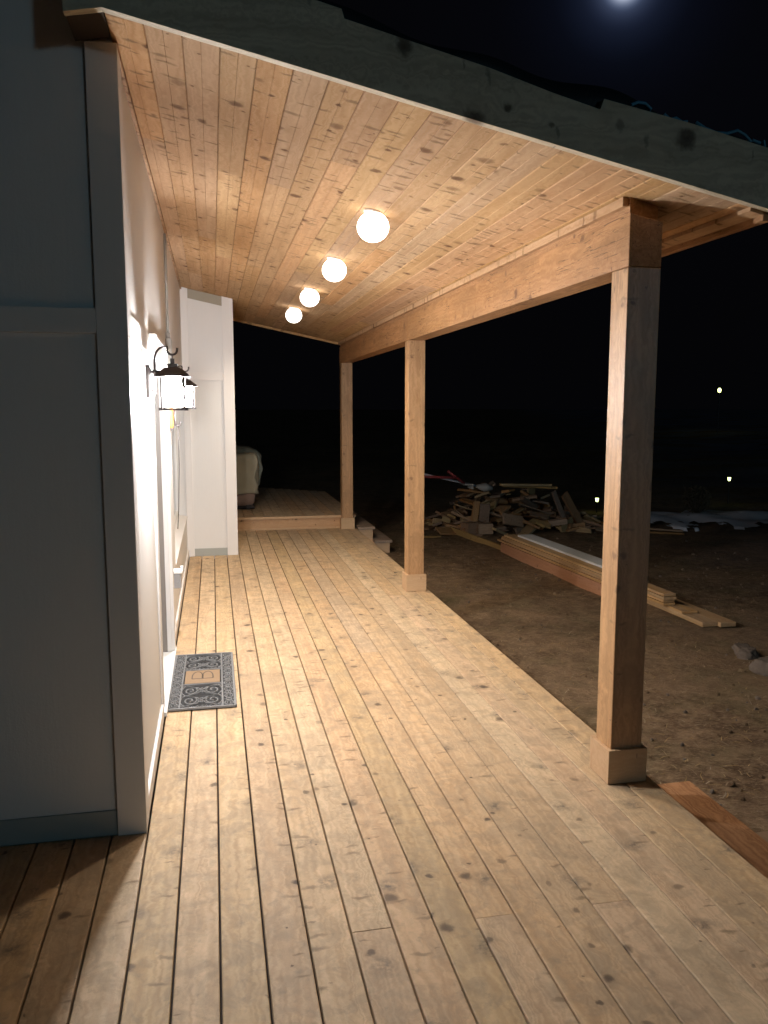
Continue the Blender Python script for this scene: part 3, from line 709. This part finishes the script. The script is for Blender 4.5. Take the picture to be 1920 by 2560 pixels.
for cu in (.105, .89):      # side borders: rings and fans
    for k in range(9):
        cv = .06+k*.11
        rib(circ(cu, cv, .06, .034), .008); rib(circ(cu, cv, .028, .016), .006)
        if k < 8:
            for s in (-.07, -.035, 0, .035, .07): rib([(cu+s*.4, cv+.036), (cu+s, cv+.055), (cu+s*.4, cv+.074)], .006)
        rib([(cu-.078, cv), (cu-.06, cv)], .006); rib([(cu+.06, cv), (cu+.078, cv)], .006)
for (v0, v1) in ((.03, .385), (.68, .975)):
    hgt = v1-v0
    for row in range(2):
        cv = v0+hgt*(.27+.46*row)
        for s in (-1, 1):
            cu = .495+s*.165
            rib(circ(cu, cv, .115, hgt*.19, 90 if s > 0 else 90, 90+s*560, 34, .85), .0085)
            rib(circ(cu+s*.045, cv, .09, hgt*.23, 90, 90-s*180, 10), .007)
            rib([(.495, cv), (.495+s*.06, cv+hgt*.12), (.495+s*.2, cv+hgt*.215), (.495+s*.3, cv+hgt*.235)], .0075)
            rib([(.495, cv), (.495+s*.06, cv-hgt*.12), (.495+s*.2, cv-hgt*.215), (.495+s*.3, cv-hgt*.235)], .0075)
            rib([(.495, cv+hgt*.1), (.495+s*.07, cv), (.495, cv-hgt*.1)], .008)
    for i in range(9): rib([(.22+i*.064, v0-.012), (.25+i*.064, v0+.01), (.28+i*.064, v0-.012)], .006)
obj('scroll_ribs', bm, M['rubber'], mat_)
bm = BM(); rlayer(bm)
uv = ((.225, .415), (.765, .415), (.765, .65), (.225, .65))
a = [bm.verts.new(mp(u, v, .0082)) for u, v in uv]; b2 = [bm.verts.new(mp(u, v, .0145)) for u, v in uv]
bm.faces.new(b2); bm.faces.new(a[::-1])
for i in range(4): bm.faces.new((a[i], a[(i+1) % 4], b2[(i+1) % 4], b2[i]))
plate = obj('name_plate', bm, M['coir'], mat_)
bm = BM(); rlayer(bm)
# letter B lying on its side: spine along the near edge, bowls toward the far side
v0_, v1_ = .495, .625
rib([(.33, v0_), (.66, v0_)], .008, .0147, .0157)
for c, r in ((.415, .083), (.575, .083)): rib([(c-r, v0_)]+[(c-r*math.cos(R_(t)), v0_+.04+(v1_-v0_-.04)*math.sin(R_(t))) for t in range(0, 181, 15)]+[(c+r, v0_)], .008, .0148, .0158)
bm.transform(Matrix.Translation(-mat_.location)); obj('letter', bm, M['ink'], plate, local=True)

# ------------------------------------------------------------------ covered grill on the raised deck
gr = empty('covered_grill', (.35, 13.0, .19), label='barbecue grill under a beige cloth cover on the raised deck', cat='grill')
def loft(rings):
    b = BM(); rlayer(b); RV = []
    for z, x0, x1, y0, y1, cr_, wob in rings:
        r = []; n = 8
        for cx_, cy_, a0 in ((x1-cr_, y1-cr_, 0), (x0+cr_, y1-cr_, 90), (x0+cr_, y0+cr_, 180), (x1-cr_, y0+cr_, 270)):
            for k in range(n):
                t = R_(a0+90*k/(n-1)); r.append(Vector((cx_+cr_*math.cos(t), cy_+cr_*math.sin(t), 0)))
        # resample along straight edges with wobble
        pts = []
        for i, p in enumerate(r):
            q = r[(i+1) % len(r)]
            m_ = 14 if i % n == n-1 else 1
            for k in range(m_): pts.append((p.lerp(q, k/m_), i))
        RV.append([b.verts.new((p.x+wob*mn.noise(Vector((p.x*9, p.y*9, z*5))), p.y+wob*mn.noise(Vector((p.x*9+5, p.y*9, z*5))), z+wob*.6*mn.noise(Vector((p.x*6, p.y*6+3, z*3))))) for p, i in pts])
    for A, B in zip(RV, RV[1:]):
        n = len(A)
        for k in range(n): b.faces.new((A[k], A[(k+1) % n], B[(k+1) % n], B[k]))
    b.faces.new(RV[-1]); b.faces.new(RV[0][::-1])
    return b
R0 = [(.43+i*.03, -.55, .64+.004*math.sin(i*2), 12.72, 13.35, .03, .055) for i in range(0, 20)]
R0 += [(1.03, -.55, .635, 12.73, 13.34, .035, .03), (1.05, -.53, .615, 12.75, 13.32, .04, .02), (1.055, -.5, .58, 12.8, 13.3, .05, .01)]
obj('cover_cloth', loft(R0), M['cover'], gr, smooth=True)
obj('cover_hood', loft([(.55, -.6, .70, 12.98, 13.5, .06, .06), (.62, -.6, .71, 12.98, 13.5, .06, .06), (.7, -.6, .72, 12.98, 13.5, .06, .06), (.8, -.6, .73, 12.96, 13.5, .06, .06), (.9, -.6, .735, 12.96, 13.5, .06, .05), (1.0, -.6, .735, 12.95, 13.5, .07, .03), (1.08, -.58, .66, 12.97, 13.48, .1, .02), (1.13, -.5, .55, 13.0, 13.45, .12, .02), (1.15, -.45, .40, 13.05, 13.4, .12, .01)]), M['cover_grey'], gr, smooth=True)
obj('cover_hem', loft([(.245, -.5, .57, 12.77, 13.3, .05, .03), (.32, -.5, .60, 12.75, 13.3, .05, .04), (.432, -.5, .61, 12.74, 13.3, .05, .03)]), M['cover_dark'], gr, smooth=True)
bm = BM(); box(bm, -.4, .60, 12.8, 13.25, .20, .25); obj('base_shelf', bm, M['black'], gr, bevel=.01)
for wx in (-.32, .5):
    bm = BM(); tube(bm, [(wx, 12.78, .235), (wx, 12.82, .235)], .04, 16); obj('wheel', bm, M['black'], gr)

# ------------------------------------------------------------------ lumber stack in the yard
ang = math.atan2(-(4.21-4.07), 2.92)   # stack runs along the deck, leaning away a little
ls = empty('lumber_stack', (4.14, 9.9, G), label='long lumber stack on a reddish timber, topped by one white board', cat='lumber stack')
def along(x0, x1, y0, y1, z0, z1, sk=.048, rnd=None):
    b = BM(); V = box(b, x0, x1, y0, y1, z0, z1, rnd)
    for v in V: v.co.x += (11.4-v.co.y)*sk
    return b
obj('timber', along(4.08, 4.28, 8.3, 11.38, G-.02, -.215), M['lumber_red'], ls, bevel=.004)
yo = [(11.5, .00), (11.42, .03), (11.36, .012), (11.30, .02)]
for k in range(4):
    z0 = -.205+k*.031
    obj('board', along(4.075+yo[k][1], 4.34+yo[k][1]*.5, 8.2+.05*k, yo[k][0], z0, z0+.027), M['lumber'], ls, bevel=.0015)
obj('white_board', along(4.20, 4.42, 8.35, 11.05, -.079, -.052), M['plywood'], ls, bevel=.0015)
ls2 = empty('lumber_stack', (4.6, 7.6, G), label='low stack of planks and short boards just right of the nearest post', cat='lumber stack')
def al2(x0, x1, y0, y1, z0, z1): return along(x0, x1, y0, y1, z0, z1, sk=.03)
obj('plank', al2(4.44, 4.60, 7.0, 9.6, G+.005, G+.05), M['scrap_yellow'] if False else M['lumber'], ls2, bevel=.002)
obj('plank', al2(4.604, 4.77, 6.96, 9.6, G+.004, G+.049), M['lumber'], ls2, bevel=.002)
obj('board', al2(4.43, 4.60, 7.33, 9.7, G+.054, G+.078), M['lumber'], ls2, bevel=.001)
for k in range(4): obj('board', al2(4.37+.01*(k % 2), 4.50+.006*k, 7.57+.02*(k % 2), 9.7, G+.082+.031*k, G+.108+.031*k), M['lumber'], ls2, bevel=.001)
# a lone stud leaning into the near end of the woodpile
b = BM(); mt = Matrix.Translation((3.97, 12.35, G+.06)) @ Matrix.Rotation(R_(101), 4, 'Z') @ Matrix.Rotation(R_(-2), 4, 'Y')
box(b, -.95, .95, -.02, .02, -.045, .045, mat=mt); tag(obj('stud', b, M['scrap_yellow']), 'yellow stud running from the lumber stack to the scrap pile', 'plank')

# ------------------------------------------------------------------ scrap wood pile
def offcut(x, y, z, l, wd, t, rx, ry, rz, mat, lab=None, grp=True, name='wood_offcut'):
    b = BM(); V = box(b, -l/2, l/2, -wd/2, wd/2, -t/2, t/2)
    if rs.random() < .4:
        k = rs.uniform(.1, .5)*wd
        for v in V:
            if v.co.x > 0 and v.co.y > 0: v.co.x -= k
    o = obj(name, b, mat); o.location = (x, y, z); o.rotation_euler = (rx, ry, rz)
    tag(o, lab or 'sawn wood offcut lying loose in the scrap pile out in the yard', 'offcut', 'offcuts heaped in the scrap pile' if grp else None)
    return o
rs = random.Random(11)
def pile_h(x, y):
    a = math.exp(-((x-4.95)/.78)**2-((y-14.1)/.95)**2)*.86
    a += math.exp(-((x-6.0)/.75)**2-((y-14.4)/.8)**2)*.34
    a += math.exp(-((x-4.1)/.35)**2-((y-13.5)/.45)**2)*.12
    return min(a, .78)
n = 0
for layer in range(5):
    for i in range(90):
        x = rs.uniform(3.5, 7.3); y = rs.uniform(12.85, 15.2)
        h = pile_h(x, y)
        if h < .05 and rs.random() > .25: continue
        zz = h*(layer+.6)/5
        if layer < 4 and rs.random() < .45: continue
        if y > 14.5 and rs.random() < .7: continue
        l = rs.choice((.16, .22, .3, .42, .6)); wd = rs.choice((.09, .09, .14, .19)); t = rs.choice((.02, .038, .038, .038))
        if l > .5: wd = .09
        mt_ = rs.choice(('scrap', 'scrap', 'scrap', 'scrap_dark', 'scrap_yellow'))
        offcut(x, y, G+max(.03, zz), l, wd, t, rs.gauss(0, .35) if rs.random() < .8 else rs.uniform(.9, 1.6), rs.gauss(0, .25), rs.gauss(0.0, .8), M[mt_]); n += 1
print('offcuts', n)
# pieces one can point at
for a in (
    (5.3, 13.55, .41, .95, .09, .038, 0, .03, .05, 'scrap_yellow', 'yellow stud lying flat on the very top of the scrap pile'),
    (5.45, 13.75, .36, 1.0, .10, .038, .1, .05, -.06, 'scrap_yellow', 'second yellow stud just under the top one on the scrap pile'),
    (4.28, 13.2, .02, .34, .05, .10, 0, -1.42, .2, 'scrap', 'pale stick standing on end at the left of the scrap pile'),
    (4.42, 13.15, -.02, .34, .17, .03, .2, 1.30, 1.5, 'scrap_dark', 'grey brown board standing upright facing the deck in the scrap pile'),
    (4.12, 13.0, -.235, .22, .19, .19, 0, 0, .4, 'scrap', 'squarish block at the left foot of the scrap pile'),
    (4.36, 12.95, -.24, .24, .19, .17, 0, 0, -.05, 'scrap', 'squarish block beside the yellow stud at the foot of the scrap pile'),
    (3.75, 12.95, -.27, .42, .22, .03, .35, .1, .25, 'scrap', 'wide brown board end at the far left foot of the scrap pile'),
    (3.42, 12.8, -.33, .32, .06, .03, 0, .1, .35, 'scrap_yellow', 'thin stick at the leftmost tip of the scrap pile'),
    (4.85, 12.95, -.12, .40, .19, .038, 1.1, .2, .2, 'scrap', 'chopped board end tipped up in the middle of the scrap pile'),
    (6.15, 13.4, -.08, .80, .16, .038, 1.2, 1.0, .15, 'scrap', 'wide plank leaning steeply at the right of the scrap pile'),
    (5.86, 13.3, -.05, .80, .09, .038, 1.2, 1.15, .1, 'scrap_dark', 'dark narrow plank leaning at the right of the scrap pile'),
    (6.55, 13.0, -.31, 1.1, .09, .03, 0, .02, -.25, 'scrap', 'thin board lying on the soil at the right end of the scrap pile'),
    (5.65, 12.95, -.17, .30, .11, .09, .1, -.15, -.25, 'scrap', 'pale block lifted on a stick at the right foot of the scrap pile'),
    (7.3, 12.7, -.30, .9, .11, .03, 0, .05, -.35, 'scrap', 'upper of the two boards poking out right of the nearest post'),
    (7.2, 12.5, -.325, .9, .10, .03, 0, .02, -.42, 'scrap', 'lower of the two boards poking out right of the nearest post')):
    offcut(*a[:9], M[a[9]], a[10], False, 'scrap_board')
# long handled tools thrown over the pile
def handle_tool(name, p0, p1, mat, lab, cat, r=.017):
    o = empty(name, p0, label=lab, cat=cat)
    p0 = Vector(p0); p1 = Vector(p1); d = (p1-p0)
    b = BM(); tube(b, [Vector((0, 0, 0)), d], r, 8); obj('shaft', b, mat, o, local=True, smooth=True)
    return o, d
o, d_ = handle_tool('shovel', (4.42, 13.6, .40), (3.35, 13.4, .66), M['grey'], 'pale grey shafted shovel lying over the left top of the scrap pile', 'shovel')
b = BM(); tube(b, [Vector((-.02, 0, 0)), Vector((.16, .02, -.03)), Vector((.30, .03, -.05))], [.02, .08, .03], 10); obj('blade', b, M['cond'], o, local=True, smooth=True)
b = BM(); tube(b, [d_*.97+Vector((0, 0, 0)), d_*1.12], .028, 10); obj('grip', b, M['red'], o, local=True, smooth=True)
o, d_ = handle_tool('rake', (4.17, 13.5, .46), (3.86, 13.45, .68), M['red'], 'red shafted rake propped on the left top of the scrap pile', 'rake', .022)
b = BM(); box(b, -.03, .12, -.14, .14, -.02, .0); 
for k in range(8): box(b, .1, .12, -.14+k*.038, -.13+k*.038, -.09, -.02)
obj('rake_head', b, M['cond'], o, local=True)
b = BM(); tube(b, [Vector((4.05, 13.45, .56)), Vector((3.35, 13.42, .60))], .024, 8); tag(obj('pipe', b, M['red'], smooth=True), 'dull red pipe lying below the pale shovel shaft behind the middle post', 'pipe')

# ------------------------------------------------------------------ stones
def stone(x, y, sx, sy, sz, seed, lab):
    b = BM(); rlayer(b); bmesh.ops.create_icosphere(b, subdivisions=4, radius=1)
    for v in b.verts:
        p = v.co.normalized()
        k = 1+.30*mn.noise(p*1.3+Vector((seed, 0, 0)))+.16*mn.noise(p*4+Vector((0, seed, 0)))+.07*mn.noise(p*11+Vector((0, seed, 0)))
        k2 = max(-.6, min(.75, p.z*1.2))
        v.co = Vector((p.x*k*sx, p.y*k*sy, k2*sz*k))
    o = obj('stone', b, M['stone'], smooth=True); o.location = (x, y, gz(x, y)+sz*.3); o.rotation_euler = (0, 0, seed)
    return tag(o, lab, 'stone')
stone(4.42, 6.12, .13, .09, .08, 1.3, 'flat topped pale stone, the upper one at the right edge of the yard')
stone(4.32, 5.66, .14, .11, .10, 2.6, 'rough mossy stone in the middle of the three at the right edge')
stone(4.24, 5.20, .15, .12, .10, 4.1, 'largest lowest stone half buried at the right edge of the yard')

# ------------------------------------------------------------------ snow bank
bm = BM(); rlayer(bm); nx, ny = 120, 44; gvv = []
for j in range(ny):
    row = []
    for i in range(nx):
        u, v = i/(nx-1), j/(ny-1)
        x = 7.3+u*6.5; yc = 13.9-.35*(x-7.5)*.4+.35*mn.noise(Vector((x*.9, 0, 1)))
        hw = (1.15+.6*mn.noise(Vector((x*1.1, 5, 2))))*min(1, u*8)*min(1, (1-u)*6)+.02
        y = yc+(v-.5)*2*hw
        e = max(0, 1-abs(v-.5)*2)
        z = G-.03+(.045*(1 if e > 0 else 0)+.16*(e**.6)*(.7+.6*mn.noise(Vector((x*2, y*2, 0)))))*(1 if 0 < i < nx-1 else 0)
        if e == 0: z = G-.05
        row.append(bm.verts.new((x, y, z)))
    gvv.append(row)
for j in range(ny-1):
    for i in range(nx-1):
        c_ = gvv[j][i].co; e = 1-abs(j/(ny-1)-.5)*2
        if mn.noise(Vector((c_.x*1.6, c_.y*2.6, 3)))+.6*mn.noise(Vector((c_.x*5, c_.y*6, 8)))+e*1.0 < .12: continue
        bm.faces.new((gvv[j][i], gvv[j][i+1], gvv[j+1][i+1], gvv[j+1][i]))
tag(obj('snow', bm, M['snow'], smooth=True), kind='structure')

# ------------------------------------------------------------------ small bush
bu = empty('bush', (8.95, 14.1, G), label='dark round bare bush rising behind the snow bank', cat='bush')
b = BM(); tube(b, [(8.95, 14.1, G-.02), (8.97, 14.1, G+.2), (8.94, 14.12, G+.4)], [.05, .04, .02], 8)
for k in range(14):
    t = rs.uniform(0, 6.28); e = rs.uniform(.4, 1.2)
    tube(b, [(8.95, 14.1, G+.12), (8.95+.12*math.cos(t), 14.1+.12*math.sin(t), G+.3*e), (8.95+.24*math.cos(t), 14.1+.24*math.sin(t), G+.55*e)], [.012, .008, .003], 5)
obj('stem', b, M['bark'], bu)
b = BM(); rlayer(b)
for i in range(2600):
    t = rs.uniform(0, 6.28); ph = math.acos(rs.uniform(-1, 1)); r = rs.random()**.35
    p = Vector((8.95+.27*r*math.sin(ph)*math.cos(t), 14.1+.27*r*math.sin(ph)*math.sin(t), G+.36+.27*r*math.cos(ph)))
    if mn.noise(p*7) < -.18: continue
    a1 = Vector((rs.gauss(0, 1), rs.gauss(0, 1), rs.gauss(0, 1))).normalized()*rs.uniform(.015, .035); a2 = a1.orthogonal().normalized()*.009
    vs = [b.verts.new(q) for q in (p-a1, p+a2, p+a1, p-a2)]; b.faces.new(vs)
obj('foliage', b, M['leaf'], bu)

# ------------------------------------------------------------------ small garden lamps and the far yard lamp
def gl(x, y, h, lab, s=1.0, grp='small greenish solar stake lamps'):
    o = empty('solar_lamp', (x, y, gz(x, y)), label=lab, cat='garden lamp', group=grp)
    b = BM(); tube(b, [(0, 0, -.05), (0, 0, h-.06*s)], .01*s, 8); obj('stake', b, M['black'], o, local=True)
    b = BM(); lathe(b, [(0, h-.055*s), (.022*s, h-.055*s), (.034*s, h+.02*s), (0, h+.02*s)], seg=12); obj('lens', b, M['solar'], o, local=True)
    b = BM(); lathe(b, [(0, h+.021*s), (.045*s, h+.021*s), (.03*s, h+.04*s), (0, h+.045*s)], seg=12); obj('cap', b, M['black'], o, local=True)
gl(11.05, 16.2, .57, 'lit solar stake lamp standing right of the dark bush')
gl(7.55, 15.4, .28, 'lit solar stake lamp beyond the right end of the scrap pile')
o = empty('yard_lamp', (39.7, 60.1, G), label='lone far yard lamp on a pole glowing above the dark field', cat='lamp post')
b = BM(); tube(b, [(0, 0, -.3), (0, 0, 3.2)], .03, 10); obj('pole', b, M['black'], o, local=True)
b = BM(); lathe(b, [(0, 3.2), (.10, 3.22), (.14, 3.4), (.08, 3.52), (0, 3.54)], seg=16); obj('lamp_head', b, M['solar'], o, local=True, smooth=True)
